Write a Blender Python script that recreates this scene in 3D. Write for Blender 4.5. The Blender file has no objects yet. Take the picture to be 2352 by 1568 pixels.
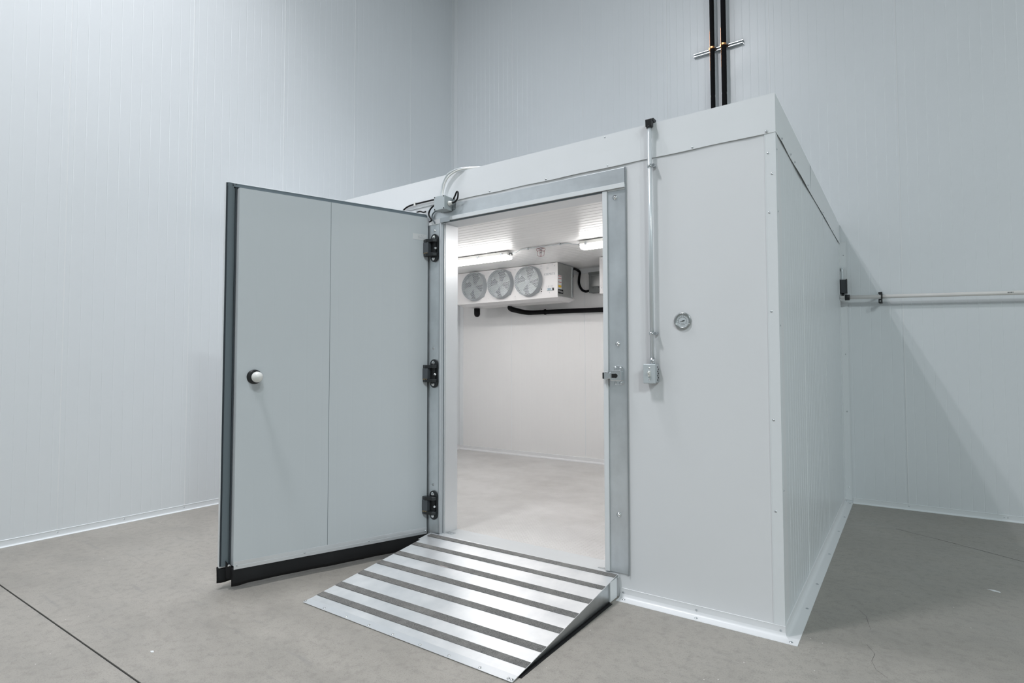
import bpy, bmesh, math, random
from mathutils import Vector, Matrix
random.seed(7)
S = bpy.context.scene
PI = math.pi

# ------------------------------------------------------------------ camera
cam_d = bpy.data.cameras.new('camera')
cam_d.sensor_width = 36.0
cam_d.lens = 1310.471 / 2352 * 36.0
cam_d.clip_start = 0.05
cam_d.clip_end = 100
cam = bpy.data.objects.new('camera', cam_d)
S.collection.objects.link(cam)
yaw, pitch, roll = -0.605426, 0.039844, -0.00137
fw = Vector((math.sin(yaw) * math.cos(pitch), math.cos(yaw) * math.cos(pitch), math.sin(pitch)))
rt = fw.cross(Vector((0, 0, 1))).normalized()
up = rt.cross(fw)
r2 = math.cos(roll) * rt + math.sin(roll) * up
u2 = -math.sin(roll) * rt + math.cos(roll) * up
cam.matrix_world = Matrix(((r2.x, u2.x, -fw.x, 0.5672), (r2.y, u2.y, -fw.y, -3.3590), (r2.z, u2.z, -fw.z, 1.45), (0, 0, 0, 1)))
S.camera = cam

# ------------------------------------------------------------------ world, exposure, render options
w = bpy.data.worlds.new('world')
S.world = w
w.use_nodes = True
w.node_tree.nodes['Background'].inputs[0].default_value = (0.8, 0.9, 1.0, 1)
w.node_tree.nodes['Background'].inputs[1].default_value = 0.05
S.view_settings.view_transform = 'Standard'
S.view_settings.look = 'None'
S.view_settings.gamma = 1
S.view_settings.use_curve_mapping = False
S.view_settings.exposure = 0.03
S.cycles.max_bounces = 6
S.cycles.diffuse_bounces = 4
S.cycles.use_adaptive_sampling = True
S.cycles.adaptive_threshold = 0.02
S.cycles.adaptive_min_samples = 24
S.cycles.glossy_bounces = 4
S.cycles.transmission_bounces = 2
S.cycles.transparent_max_bounces = 4
S.cycles.caustics_reflective = False
S.cycles.caustics_refractive = False
S.cycles.sample_clamp_indirect = 6.0
S.cycles.use_denoising = True
try:
    S.cycles.denoiser = 'OPENIMAGEDENOISE'
except Exception:
    pass

# ------------------------------------------------------------------ lamps (high-bay fixtures under the hall ceiling)
LAMP_Z = 9.0
NEUTRAL, COOL = (0.955, 0.958, 1.0), (0.885, 0.985, 1.0)
LAMPS = [  # x, y, watts per LED bank, beam spread in degrees
    (-2.80, -3.70, 136, 168, NEUTRAL), (-3.52, -1.16, 27, 80, NEUTRAL), (6.8, -7.6, 240, 170, COOL), (9.6, -6.4, 240, 170, COOL)]  # last lamp is added: the far source is split for softer shadows
for lx, ly, pw, spread, tint in LAMPS:
    for dx in (-0.20, 0.20):
        ld = bpy.data.lights.new('led_bank', 'AREA')
        ld.shape = 'RECTANGLE'
        ld.size = 0.10
        ld.size_y = 0.95
        ld.energy = pw
        ld.color = tint
        ld.spread = math.radians(spread)
        lo = bpy.data.objects.new('led_bank_light', ld)
        lo.location = (lx + dx, ly, LAMP_Z - 0.075)
        S.collection.objects.link(lo)

# ------------------------------------------------------------------ helpers
def link(o, parent=None):
    S.collection.objects.link(o)
    if parent is not None:
        o.parent = parent
    return o

def thing(name, label, cat, loc=(0, 0, 0), rotz=0, group=None):
    o = bpy.data.objects.new(name, None)
    o.empty_display_size = 0.05
    link(o)
    o.location = loc
    o.rotation_euler = (0, 0, rotz)
    o['label'] = label
    o['category'] = cat
    if group:
        o['group'] = group
    return o

def tag(o, label, cat, group=None):
    o['label'] = label
    o['category'] = cat
    if group:
        o['group'] = group
    return o

class MB:
    """collects shapes into one bmesh; build() links it as one mesh object"""
    def __init__(self, off=(0, 0, 0)):
        self.bm = bmesh.new()
        self.off = Vector(off)
        self.mi = 0

    def face(self, vs, smooth=False):
        try:
            f = self.bm.faces.new(vs)
        except ValueError:
            return None
        f.material_index = self.mi
        f.smooth = smooth
        return f

    def v(self, p):
        return self.bm.verts.new(Vector(p) - self.off)

    def box(self, x0, x1, y0, y1, z0, z1):
        P = [self.v(p) for p in ((x0, y0, z0), (x1, y0, z0), (x1, y1, z0), (x0, y1, z0), (x0, y0, z1), (x1, y0, z1), (x1, y1, z1), (x0, y1, z1))]
        for q in ((0, 3, 2, 1), (4, 5, 6, 7), (0, 1, 5, 4), (1, 2, 6, 5), (2, 3, 7, 6), (3, 0, 4, 7)):
            self.face([P[i] for i in q])
        return self

    def prism(self, prof, axis, a, b):
        """extrude a 2-D profile along axis from a to b. axis x: prof=(y,z); y: (x,z); z: (x,y)"""
        def mk(p, t):
            return {'x': (t, p[0], p[1]), 'y': (p[0], t, p[1]), 'z': (p[0], p[1], t)}[axis]
        A = [self.v(mk(p, a)) for p in prof]
        B = [self.v(mk(p, b)) for p in prof]
        n = len(prof)
        self.face(A)
        self.face(B[::-1])
        for i in range(n):
            self.face([A[i], B[i], B[(i + 1) % n], A[(i + 1) % n]])
        return self

    def ring(self, c, ax, r, n, e1=None):
        ax = Vector(ax).normalized()
        if e1 is None:
            e1 = ax.orthogonal().normalized()
        e2 = ax.cross(e1).normalized()
        return [self.v(Vector(c) + r * (math.cos(2 * PI * i / n) * e1 + math.sin(2 * PI * i / n) * e2)) for i in range(n)]

    def lathe(self, c, ax, prof, n=24, caps=True, smooth=True):
        """prof = list of (distance along axis, radius)"""
        ax = Vector(ax).normalized()
        e1 = ax.orthogonal().normalized()
        rings = [self.ring(Vector(c) + ax * t, ax, max(r, 1e-5), n, e1) for t, r in prof]
        for a, b in zip(rings, rings[1:]):
            for i in range(n):
                self.face([a[i], a[(i + 1) % n], b[(i + 1) % n], b[i]], smooth)
        if caps:
            self.face(rings[0][::-1])
            self.face(rings[-1])
        return self

    def cyl(self, a, b, r, n=20, r1=None):
        a = Vector(a)
        b = Vector(b)
        return self.lathe(a, b - a, [(0, r), ((b - a).length, r if r1 is None else r1)], n)

    def tube(self, pts, r, n=10, sub=6, rad=None):
        P = [Vector(p) for p in pts]
        if sub > 1 and len(P) > 2:
            Q = []
            R = []
            for i in range(len(P) - 1):
                p0 = P[max(i - 1, 0)]
                p1 = P[i]
                p2 = P[i + 1]
                p3 = P[min(i + 2, len(P) - 1)]
                for k in range(sub):
                    t = k / sub
                    Q.append(0.5 * ((2 * p1) + (-p0 + p2) * t + (2 * p0 - 5 * p1 + 4 * p2 - p3) * t * t + (-p0 + 3 * p1 - 3 * p2 + p3) * t ** 3))
                    if rad:
                        R.append(rad[i] * (1 - t) + rad[i + 1] * t)
            Q.append(P[-1])
            if rad:
                R.append(rad[-1])
        else:
            Q = P
            R = list(rad) if rad else None
        prev = None
        e1 = None
        for i, q in enumerate(Q):
            d = (Q[min(i + 1, len(Q) - 1)] - Q[max(i - 1, 0)]).normalized()
            if e1 is None:
                e1 = d.orthogonal().normalized()
            else:
                e1 = (e1 - d * e1.dot(d)).normalized()
            rg = self.ring(q, d, R[i] if R else r, n, e1)
            if prev:
                for k in range(n):
                    self.face([prev[k], prev[(k + 1) % n], rg[(k + 1) % n], rg[k]], True)
            else:
                self.face(rg[::-1])
            prev = rg
        self.face(prev)
        return self

    def build(self, name, mats, parent=None, bevel=0, seg=2, kind=None):
        bmesh.ops.recalc_face_normals(self.bm, faces=self.bm.faces)
        me = bpy.data.meshes.new(name)
        self.bm.to_mesh(me)
        self.bm.free()
        if not isinstance(mats, (list, tuple)):
            mats = [mats]
        for m in mats:
            me.materials.append(m)
        o = bpy.data.objects.new(name, me)
        link(o, parent)
        if parent is None or self.off.length:
            o.location = self.off
        if bevel:
            md = o.modifiers.new('bevel', 'BEVEL')
            md.width = bevel
            md.segments = seg
            md.limit_method = 'ANGLE'
            md.angle_limit = math.radians(40)
        if kind:
            o['kind'] = kind
        return o

def text_mesh(name, body, size, mat, parent, loc, rot, align='CENTER', depth=0.0006, bold=0.0, shear=0.0):
    cu = bpy.data.curves.new(name, 'FONT')
    cu.body = body
    cu.size = size
    cu.extrude = depth
    cu.offset = bold
    cu.shear = shear
    cu.align_x = align
    cu.align_y = 'CENTER'
    t = bpy.data.objects.new('tmp', cu)
    S.collection.objects.link(t)
    dg = bpy.context.evaluated_depsgraph_get()
    me = bpy.data.meshes.new_from_object(t.evaluated_get(dg))
    bpy.data.objects.remove(t)
    me.materials.clear()
    me.materials.append(mat)
    me.name = name
    o = bpy.data.objects.new(name, me)
    link(o, parent)
    o.location = loc
    o.rotation_euler = rot
    return o

# ------------------------------------------------------------------ materials
def base_mat(name, col, rough=0.5, metal=0.0, spec=0.5, emit=None, estr=0):
    m = bpy.data.materials.new(name)
    m.use_nodes = True
    b = m.node_tree.nodes['Principled BSDF']
    b.inputs['Base Color'].default_value = (*col, 1)
    b.inputs['Roughness'].default_value = rough
    b.inputs['Metallic'].default_value = metal
    b.inputs['Specular IOR Level'].default_value = spec
    if emit:
        b.inputs['Emission Color'].default_value = (*emit, 1)
        b.inputs['Emission Strength'].default_value = estr
    return m

class NT:
    def __init__(self, m):
        self.t = m.node_tree
        self.b = self.t.nodes['Principled BSDF']
        self.tc = self.n('ShaderNodeTexCoord')
    def n(self, ty, **kw):
        nd = self.t.nodes.new(ty)
        for k, v in kw.items():
            setattr(nd, k, v)
        return nd
    def l(self, a, b):
        self.t.links.new(a, b)
    def math(self, op, a, b=None, c=None, clamp=False):
        nd = self.n('ShaderNodeMath', operation=op, use_clamp=clamp)
        for i, x in enumerate((a, b, c)):
            if x is None:
                continue
            if isinstance(x, (int, float)):
                nd.inputs[i].default_value = x
            else:
                self.l(x, nd.inputs[i])
        return nd.outputs[0]
    def noise(self, scale, detail=4, rough=0.5, vec=None, stretch=None):
        nd = self.n('ShaderNodeTexNoise')
        nd.inputs['Scale'].default_value = scale
        nd.inputs['Detail'].default_value = detail
        nd.inputs['Roughness'].default_value = rough
        v = vec if vec is not None else self.tc.outputs['Object']
        if stretch:
            mp = self.n('ShaderNodeMapping')
            mp.inputs['Scale'].default_value = stretch
            self.l(v, mp.inputs[0])
            v = mp.outputs[0]
        self.l(v, nd.inputs['Vector'])
        return nd.outputs['Fac']
    def ramp(self, fac, stops):
        nd = self.n('ShaderNodeValToRGB')
        cr = nd.color_ramp
        while len(cr.elements) > 1:
            cr.elements.remove(cr.elements[-1])
        cr.elements[0].position = stops[0][0]
        cr.elements[0].color = (*stops[0][1], 1)
        for p, c in stops[1:]:
            e = cr.elements.new(p)
            e.color = (*c, 1)
        self.l(fac, nd.inputs[0])
        return nd.outputs[0]
    def maprange(self, v, a, b, c, d):
        nd = self.n('ShaderNodeMapRange')
        self.l(v, nd.inputs[0])
        for i, x in zip((1, 2, 3, 4), (a, b, c, d)):
            nd.inputs[i].default_value = x
        return nd.outputs[0]
    def mix(self, fac, a, b, mode='MIX'):
        nd = self.n('ShaderNodeMix', data_type='RGBA', blend_type=mode)
        for i, x in ((0, fac), (6, a), (7, b)):
            if isinstance(x, (int, float)):
                nd.inputs[i].default_value = x
            elif isinstance(x, tuple):
                nd.inputs[i].default_value = (*x, 1)
            else:
                self.l(x, nd.inputs[i])
        return nd.outputs[2]
    def bump(self, h, dist, strength=1.0, prev=None):
        nd = self.n('ShaderNodeBump')
        nd.inputs['Distance'].default_value = dist
        nd.inputs['Strength'].default_value = strength
        self.l(h, nd.inputs['Height'])
        if prev:
            self.l(prev, nd.inputs['Normal'])
        return nd.outputs[0]

def panel_mat(name, col, axis, period=0.0865, rough=0.34, groove=0.0012, gw=0.05, spec=0.5):
    """prepainted sheet-steel panel: shallow pressed grooves along one axis, faint embossing"""
    m = base_mat(name, col, rough, 0, spec)
    t = NT(m)
    bp = None
    if axis is not None:
        sp = t.n('ShaderNodeSeparateXYZ')
        t.l(t.tc.outputs['Object'], sp.inputs[0])
        u = sp.outputs[axis]
        f = t.math('FRACT', t.math('DIVIDE', u, period))
        d = t.math('ABSOLUTE', t.math('SUBTRACT', f, 0.5))          # 0 at the groove's centre
        g = t.math('DIVIDE', d, gw, clamp=True)
        bp = t.bump(g, groove, 1.0)
    em = t.noise(260, 2, 0.5)
    bp = t.bump(em, 0.0003, 0.25, bp)
    t.l(bp, t.b.inputs['Normal'])
    v = t.noise(0.9, 3, 0.55)
    t.l(t.mix(v, tuple(c * 0.965 for c in col), tuple(min(1, c * 1.02) for c in col)), t.b.inputs['Base Color'])
    t.l(t.maprange(t.noise(2.2, 3), 0.3, 0.7, max(0.30, rough - 0.04), rough + 0.07), t.b.inputs['Roughness'])
    return m

def galv_mat(name, col=(0.74, 0.78, 0.805), rough=0.33, streak=None, metal=0.78):
    m = base_mat(name, col, rough, metal)
    t = NT(m)
    vo = t.n('ShaderNodeTexVoronoi')
    vo.inputs['Scale'].default_value = 70
    t.l(t.tc.outputs['Object'], vo.inputs['Vector'])
    big = t.noise(3.5, 5, 0.6)
    sm = t.noise(22, 2, 0.5, stretch=streak or (1, 1, 1))
    c1 = t.mix(t.maprange(big, 0.3, 0.7, 0, 1), tuple(c * 0.86 for c in col), tuple(min(1, c * 1.08) for c in col))
    c2 = t.mix(t.maprange(sm, 0.35, 0.7, 0, 0.2), c1, tuple(min(1, c * 1.18) for c in col))
    t.l(c2, t.b.inputs['Base Color'])
    rr = t.math('ADD', t.maprange(big, 0.3, 0.7, max(0.30, rough - 0.07), rough + 0.10), t.math('MULTIPLY', vo.outputs['Distance'], 0.03))
    t.l(rr, t.b.inputs['Roughness'])
    return m

WHITE = (0.79, 0.82, 0.84)
M = {}
M['panel_x'] = panel_mat('white hall panel', WHITE, None, rough=0.30)
M['panel_y'] = M['panel_x']
M['panel_front'] = panel_mat('white smooth panel', (0.82, 0.83, 0.845), None, rough=0.38)
M['panel_side'] = panel_mat('white cold room side panel', WHITE, None, rough=0.3)
M['panel_in_x'] = panel_mat('interior wall panel', (0.88, 0.875, 0.87), 0, groove=0.0006)
M['panel_in_ceil'] = panel_mat('interior ceiling panel', (0.93, 0.925, 0.92), None, rough=0.31)
M['trim'] = base_mat('white folded trim', (0.82, 0.845, 0.86), 0.33)
M['fascia'] = base_mat('white fascia sheet', (0.83, 0.85, 0.865), 0.36)
M['far_wall'] = base_mat('hall wall out of view', (0.42, 0.45, 0.47), 0.5)
M['far_ceiling'] = base_mat('dark steel deck ceiling', (0.30, 0.32, 0.335), 0.6)
M['bead'] = base_mat('sealant bead', (0.84, 0.86, 0.87), 0.3)
M['vinyl'] = base_mat('white floor flashing', (0.80, 0.805, 0.815), 0.32)
M['galv'] = galv_mat('galvanised steel', streak=(1, 1, 0.15))
M['galv_h'] = galv_mat('galvanised steel header', streak=(0.2, 1, 1))
M['alu'] = base_mat('pale aluminium trim', (0.78, 0.80, 0.82), 0.33, 0.55)
M['alu_dark'] = base_mat('aluminium edge', (0.55, 0.58, 0.60), 0.35, 0.9)
M['chrome'] = base_mat('chrome', (0.75, 0.76, 0.77), 0.14, 1.0)
M['zinc'] = base_mat('zinc plated', (0.62, 0.65, 0.67), 0.28, 1.0)
M['black'] = base_mat('black plastic', (0.012, 0.013, 0.014), 0.42)
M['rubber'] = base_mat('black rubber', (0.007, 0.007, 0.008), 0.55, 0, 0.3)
M['foam'] = base_mat('black foam insulation', (0.006, 0.006, 0.007), 0.8, 0, 0.2)
M['gasket'] = base_mat('grey vinyl gasket', (0.145, 0.18, 0.20), 0.5)
M['gasket_dark'] = base_mat('dark gasket groove', (0.03, 0.04, 0.05), 0.6)
M['dark'] = base_mat('dark gap', (0.02, 0.02, 0.02), 0.9)
M['white_plastic'] = base_mat('white plastic', (0.82, 0.82, 0.79), 0.35)
M['grey_box'] = base_mat('grey painted box', (0.52, 0.57, 0.59), 0.42)
M['grey_switch'] = base_mat('grey switch plate', (0.58, 0.63, 0.65), 0.4, 0.15)
M['grey_dark'] = base_mat('dark grey enclosure', (0.125, 0.135, 0.135), 0.5)
M['emt'] = base_mat('conduit steel', (0.72, 0.76, 0.78), 0.3, 0.3)
M['pvc'] = base_mat('off-white pipe', (0.86, 0.83, 0.805), 0.35)
M['copper'] = base_mat('copper clamp', (0.75, 0.33, 0.13), 0.3, 0.9)
M['brass'] = base_mat('brass washer', (0.45, 0.33, 0.17), 0.4, 0.9)
M['red'] = base_mat('red wire', (0.28, 0.02, 0.03), 0.4)
M['paper'] = base_mat('white sticker', (0.78, 0.79, 0.80), 0.5)
M['ink'] = base_mat('grey print', (0.40, 0.42, 0.44), 0.6)
M['ink_dark'] = base_mat('dark print', (0.10, 0.11, 0.11), 0.6)
M['ink_red'] = base_mat('red print', (0.50, 0.10, 0.09), 0.6)
M['yellow'] = base_mat('yellow print', (0.80, 0.50, 0.04), 0.6)
M['lcd'] = base_mat('blue grey display', (0.13, 0.22, 0.28), 0.2)
M['evap_white'] = base_mat('white coated unit panel', (0.69, 0.68, 0.68), 0.35)
M['evap_metal'] = galv_mat('unit side sheet', (0.56, 0.57, 0.56), 0.42)
M['guard'] = base_mat('pale grey guard', (0.42, 0.45, 0.47), 0.42, 0.2)
M['fan_blade'] = base_mat('aluminium fan blade', (0.30, 0.32, 0.33), 0.35, 0.8)
M['void'] = base_mat('dark coil interior', (0.018, 0.020, 0.022), 0.8)
M['led'] = base_mat('lit lamp diffuser', (0.9, 0.9, 0.9), 0.4, emit=(1.0, 0.975, 0.96), estr=21.5)
M['led_high'] = base_mat('lit high-bay diffuser', (0.9, 0.9, 0.9), 0.4, emit=(0.92, 0.97, 1.0), estr=8.0)
M['hinge'] = base_mat('black hinge casting', (0.022, 0.025, 0.027), 0.33)
M['hinge_grey'] = base_mat('dark grey hinge barrel', (0.085, 0.095, 0.105), 0.4)
M['dial'] = base_mat('white dial face', (0.62, 0.66, 0.68), 0.3)
M['bezel'] = base_mat('grey steel bezel', (0.42, 0.44, 0.44), 0.3, 0.8)
M['door_skin'] = panel_mat('grey white door skin', (0.66, 0.70, 0.725), 0, period=0.11, groove=0.0002, gw=0.03, rough=0.42)

def concrete():
    m = base_mat('worn concrete', (0.45, 0.44, 0.41), 0.5)
    t = NT(m)
    a = t.noise(0.55, 5, 0.6)
    b = t.noise(2.6, 6, 0.62, stretch=(1, 1.7, 1))
    c = t.noise(19, 6, 0.7)
    f = t.noise(150, 3, 0.7)
    col = t.mix(t.maprange(a, 0.3, 0.7, 0, 1), (0.272, 0.253, 0.226), (0.412, 0.385, 0.348))
    col = t.mix(t.maprange(b, 0.36, 0.66, 0, 0.5), col, (0.425, 0.397, 0.357))
    col = t.mix(t.maprange(c, 0.48, 0.70, 0, 0.45), col, (0.205, 0.194, 0.174))
    col = t.mix(t.maprange(f, 0.54, 0.70, 0, 0.7), col, (0.17, 0.163, 0.15))
    # pale grains
    vo = t.n('ShaderNodeTexVoronoi')
    vo.inputs['Scale'].default_value = 17
    t.l(t.tc.outputs['Object'], vo.inputs['Vector'])
    sp = t.math('LESS_THAN', vo.outputs['Distance'], 0.055)
    wn = t.n('ShaderNodeSeparateColor')
    t.l(vo.outputs['Color'], wn.inputs[0])
    sp = t.math('MULTIPLY', sp, t.math('GREATER_THAN', wn.outputs[0], 0.86))
    col = t.mix(sp, col, (0.72, 0.70, 0.66))
    # trowel scuffs: thin dark streaks
    s1 = t.noise(5.0, 3, 0.6, stretch=(0.35, 3.2, 1))
    s1 = t.maprange(s1, 0.62, 0.72, 0, 0.38)
    col = t.mix(s1, col, (0.24, 0.235, 0.225))
    t.l(col, t.b.inputs['Base Color'])
    t.l(t.maprange(b, 0.3, 0.7, 0.36, 0.62), t.b.inputs['Roughness'])
    bp = t.bump(c, 0.004, 0.25)
    t.l(t.bump(f, 0.001, 0.3, bp), t.b.inputs['Normal'])
    return m
M['concrete'] = concrete()

def grip():
    m = base_mat('grit anti-slip tape', (0.10, 0.10, 0.098), 0.85)
    t = NT(m)
    a = t.noise(330, 3, 0.75)
    b = t.noise(9, 4, 0.6)
    col = t.mix(t.maprange(a, 0.38, 0.66, 0, 1), (0.050, 0.050, 0.048), (0.27, 0.265, 0.255))
    col = t.mix(t.maprange(b, 0.45, 0.75, 0, 0.55), col, (0.26, 0.255, 0.24))
    t.l(col, t.b.inputs['Base Color'])
    t.l(t.bump(a, 0.0015, 0.6), t.b.inputs['Normal'])
    return m
M['grip'] = grip()

def checker_plate():
    m = base_mat('aluminium tread plate', (0.78, 0.765, 0.75), 0.30, 0.35)
    t = NT(m)
    sp = t.n('ShaderNodeSeparateXYZ')
    t.l(t.tc.outputs['Object'], sp.inputs[0])
    P = 0.034
    X = t.math('DIVIDE', sp.outputs[0], P)
    Y = t.math('DIVIDE', sp.outputs[1], P)
    def lozenge(ox, oy, ang):
        fx = t.math('SUBTRACT', t.math('FRACT', t.math('ADD', X, ox)), 0.5)
        fy = t.math('SUBTRACT', t.math('FRACT', t.math('ADD', Y, oy)), 0.5)
        ca, sa = math.cos(ang), math.sin(ang)
        u = t.math('ADD', t.math('MULTIPLY', fx, ca), t.math('MULTIPLY', fy, sa))
        v = t.math('SUBTRACT', t.math('MULTIPLY', fy, ca), t.math('MULTIPLY', fx, sa))
        u = t.math('DIVIDE', u, 0.44)
        v = t.math('DIVIDE', v, 0.11)
        r = t.math('ADD', t.math('MULTIPLY', u, u), t.math('MULTIPLY', v, v))
        return t.math('SUBTRACT', 1.0, r, clamp=True)
    h = t.math('MAXIMUM', lozenge(0, 0, 0.0), lozenge(0.5, 0.5, PI / 2))
    bp = t.bump(h, 0.0020, 1.0)
    t.l(bp, t.b.inputs['Normal'])
    dirt = t.noise(1.6, 6, 0.62)
    col = t.mix(t.maprange(dirt, 0.4, 0.7, 0, 0.55), (0.70, 0.685, 0.67), (0.48, 0.465, 0.445))
    t.l(col, t.b.inputs['Base Color'])
    t.l(t.maprange(dirt, 0.35, 0.7, 0.31, 0.5), t.b.inputs['Roughness'])
    return m
M['checker'] = checker_plate()
M['sill'] = base_mat('brushed sill plate', (0.74, 0.76, 0.77), 0.38, 0.6)
M['skirt'] = galv_mat('dark reflective side sheet', (0.50, 0.53, 0.54), 0.30, metal=1.0)
M['deck'] = galv_mat('ramp deck sheet', (0.93, 0.95, 0.97), 0.32, streak=(1, 0.3, 1), metal=0.7)

_screw = {}
def screw(parent, loc, nrm=(0, -1, 0), r=0.006, mat='zinc', name='screw', h=None):
    key = (round(r, 4), mat)
    if key not in _screw:
        b = MB()
        hh = h or r * 0.6
        b.lathe((0, 0, 0), (0, 0, 1), [(-0.001, r * 1.15), (hh * 0.25, r * 1.15), (hh * 0.3, r * 0.82), (hh * 0.8, r * 0.6), (hh, r * 0.25)], 10)
        bmesh.ops.recalc_face_normals(b.bm, faces=b.bm.faces)
        me = bpy.data.meshes.new(name)
        b.bm.to_mesh(me)
        b.bm.free()
        me.materials.append(M[mat])
        _screw[key] = me
    o = bpy.data.objects.new(name, _screw[key])
    link(o, parent)
    o.location = loc
    o.rotation_euler = Vector(nrm).to_track_quat('Z', 'Y').to_euler()
    return o

def ribbed(b, axis, a0, a1, face, back, z0, z1, first, pitch=0.0865, gw=0.0035, gd=0.0010):
    """sheet-steel wall with pressed grooves: profile extruded upwards. axis 'x': wall runs along x, its face at y=face"""
    sg = 1 if back > face else -1
    pts = [(a0, face)]
    k = math.ceil((a0 + gw - first) / pitch)
    while first + k * pitch < a1 - gw:
        c = first + k * pitch
        pts += [(c - gw, face), (c - gw * .35, face + sg * gd), (c + gw * .35, face + sg * gd), (c + gw, face)]
        k += 1
    pts += [(a1, face), (a1, back), (a0, back)]
    if axis == 'y':
        pts = [(q, p) for p, q in pts]
    b.prism(pts, 'z', z0, z1)
    return b

# ================================================================== THE SETTING
XL, YB = -5.384, 3.60          # left and back wall faces
XR, YF, ZC = 13.0, -13.0, 9.4

b = MB()
b.box(XL - .2, XR + .2, YF - .2, -2.142, -0.2, 0.0)
b.box(XL - .2, XR + .2, -2.133, YB + .2, -0.2, 0.0)
b.mi = 1
b.box(XL - .2, XR + .2, -2.1425, -2.1325, -0.2, -0.006)
# hairline cracks (thin filled strips set in the slab)
def crack(pts, wd):
    for i in range(len(pts) - 1):
        p, q = Vector(pts[i]), Vector(pts[i + 1])
        d = (q - p).normalized()
        n = Vector((-d.y, d.x)) * wd * (0.5 + 0.5 * random.random())
        vs = [b.v((a.x, a.y, 0.0005)) for a in (p + n, q + n, q - n, p - n)]
        b.face(vs)
crack([(0.45, 2.74), (0.58, 2.66), (0.72, 2.585), (0.86, 2.50), (0.98, 2.425), (1.10, 2.345), (1.235, 2.257), (1.5, 2.08), (2.2, 1.6)], 0.0035)
crack([(0.36, 0.16), (0.40, 0.07), (0.39, -0.02), (0.41, -0.10), (0.46, -0.16)], 0.0009)
crack([(0.30, 0.62), (0.34, 0.54), (0.355, 0.44), (0.37, 0.36)], 0.0007)
floor = b.build('floor', [M['concrete'], M['dark']], kind='structure')

def seam_beads_x(b, xs, y, z0, z1, sy):
    for x in xs:
        b.box(x - 0.004, x + 0.004, min(y, y + sy), max(y, y + sy), z0, z1)

# back wall with seams every 1.2 m
b = MB()
ribbed(b, 'x', XL - .2, XR + .2, YB, YB + .15, 0, ZC, -2.759)
b.mi = 1
seam_beads_x(b, [-5.453 + 1.2 * k for k in range(1, 12)], YB, 0.055, ZC, -0.003)
b.build('wall_back', [M['panel_x'], M['bead']], kind='structure')
b = MB()
ribbed(b, 'y', YF - .2, YB, XL, XL - .15, 0, ZC, 0.54 + .043)
b.mi = 1
for k in range(-7, 4):
    y = 0.54 + 1.037 * k
    b.box(XL, XL + 0.003, y - 0.004, y + 0.004, 0.055, ZC)
b.build('wall_left', [M['panel_y'], M['bead']], kind='structure')
MB().box(XR, XR + .15, YF - .2, YB, 0, ZC).build('wall_right', M['far_wall'], kind='structure')
MB().box(XL - .2, XR + .2, YF - .15, YF, 0, ZC).build('wall_front', M['far_wall'], kind='structure')
MB().box(XL - .2, XR + .2, YF - .2, YB + .2, ZC, ZC + .1).build('ceiling', M['far_ceiling'], kind='structure')

# room corner trim and baseboards (folded white sheet)
b = MB()
b.box(XL, XL + 0.070, YB - 0.003, YB, 0, ZC)
b.box(XL, XL + 0.003, YB - 0.065, YB, 0, ZC)
b.box(XL + 0.066, XL + 0.071, YB - 0.005, YB, 0, ZC)
b.build('trim_1', M['trim'], kind='structure')
def baseboard(name, axis, a0, a1, face, sgn, screws):
    # profile: thin upstand with a small foot, rounded top bead
    b = MB()
    prof = [(0, 0.0), (0.022, 0.0), (0.022, 0.003), (0.006, 0.008), (0.004, 0.014), (0.004, 0.052), (0.006, 0.055), (0.003, 0.058), (0, 0.057)]
    prof = [(face + sgn * p, z) for p, z in prof]
    b.prism(prof, axis, a0, a1)
    o = b.build(name, M['trim'], kind='structure')
    for s in screws:
        if axis == 'x':
            screw(o, (s, face + sgn * 0.004, 0.034), (0, sgn, 0), 0.005)
        else:
            screw(o, (face + sgn * 0.004, s, 0.034), (sgn, 0, 0), 0.005)
    return o
baseboard('baseboard_back', 'x', 0.07, XR, YB, -1, [0.549, 1.27, 1.295])
baseboard('baseboard_left', 'y', YF, -0.01, XL, 1, [-1.53, -1.03, -0.50])

# ================================================================== COLD ROOM
H, H1 = 2.939, 2.722
XB0 = -5.36      # left end of the cold room
YE = 3.585
OX0, OX1, OZ0, OZ1 = -2.41, -1.03, 0.14, 2.568   # door opening
TW = 0.15
cr = thing('cold_room', 'white walk-in cold room with galvanised door frame, its grey-white door swung open', 'cold room')

b = MB()
b.box(XB0, OX0 - .015, 0, TW, 0, H1 + .05)
b.box(OX1 + .015, 0, 0, TW, 0, H1 + .05)
b.box(OX0 - .015, OX1 + .015, 0, TW, OZ1 + .012, H1 + .05)
b.build('front_wall', M['panel_front'], cr)
b = MB()
ribbed(b, 'y', TW, YE, 0, -0.10, 0, H1 + .05, 2.143, gw=0.004, gd=0.0014)
b.mi = 1
for y in (0.94, 2.143):
    b.box(0, 0.0025, y - .003, y + .003, 0.06, H1)
b.build('side_wall', [M['panel_side'], M['bead']], cr)
MB().box(XB0, -5.16, TW, YE, 0, H1 + .05).build('left_wall', M['panel_side'], cr)
b = MB()
b.box(-5.16, -0.10, 3.50, YE, 0, H1 + .05)
b.mi = 1
for x in (-4.19, -2.988, -1.79):
    b.box(x - .004, x + .004, 3.4975, 3.50, .2, 2.68)
b.build('back_wall', [M['panel_in_x'], M['bead']], cr)
b = MB()
pts = [(TW, 2.80), (TW, 2.74)]
y = TW + .03
while y < 3.48:
    pts += [(y - .010, 2.74), (y - .004, 2.7415), (y + .004, 2.7415), (y + .010, 2.74)]
    y += 0.085
pts += [(3.50, 2.74), (3.50, 2.80)]
b.prism(pts, 'x', -5.16, -0.10)
b.build('ceiling_panel', M['panel_in_ceil'], cr)
MB().box(XB0 + .01, -0.004, 0.004, YE, 2.80, H - 0.004).build('roof_panel', M['trim'], cr)
b = MB()
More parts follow.
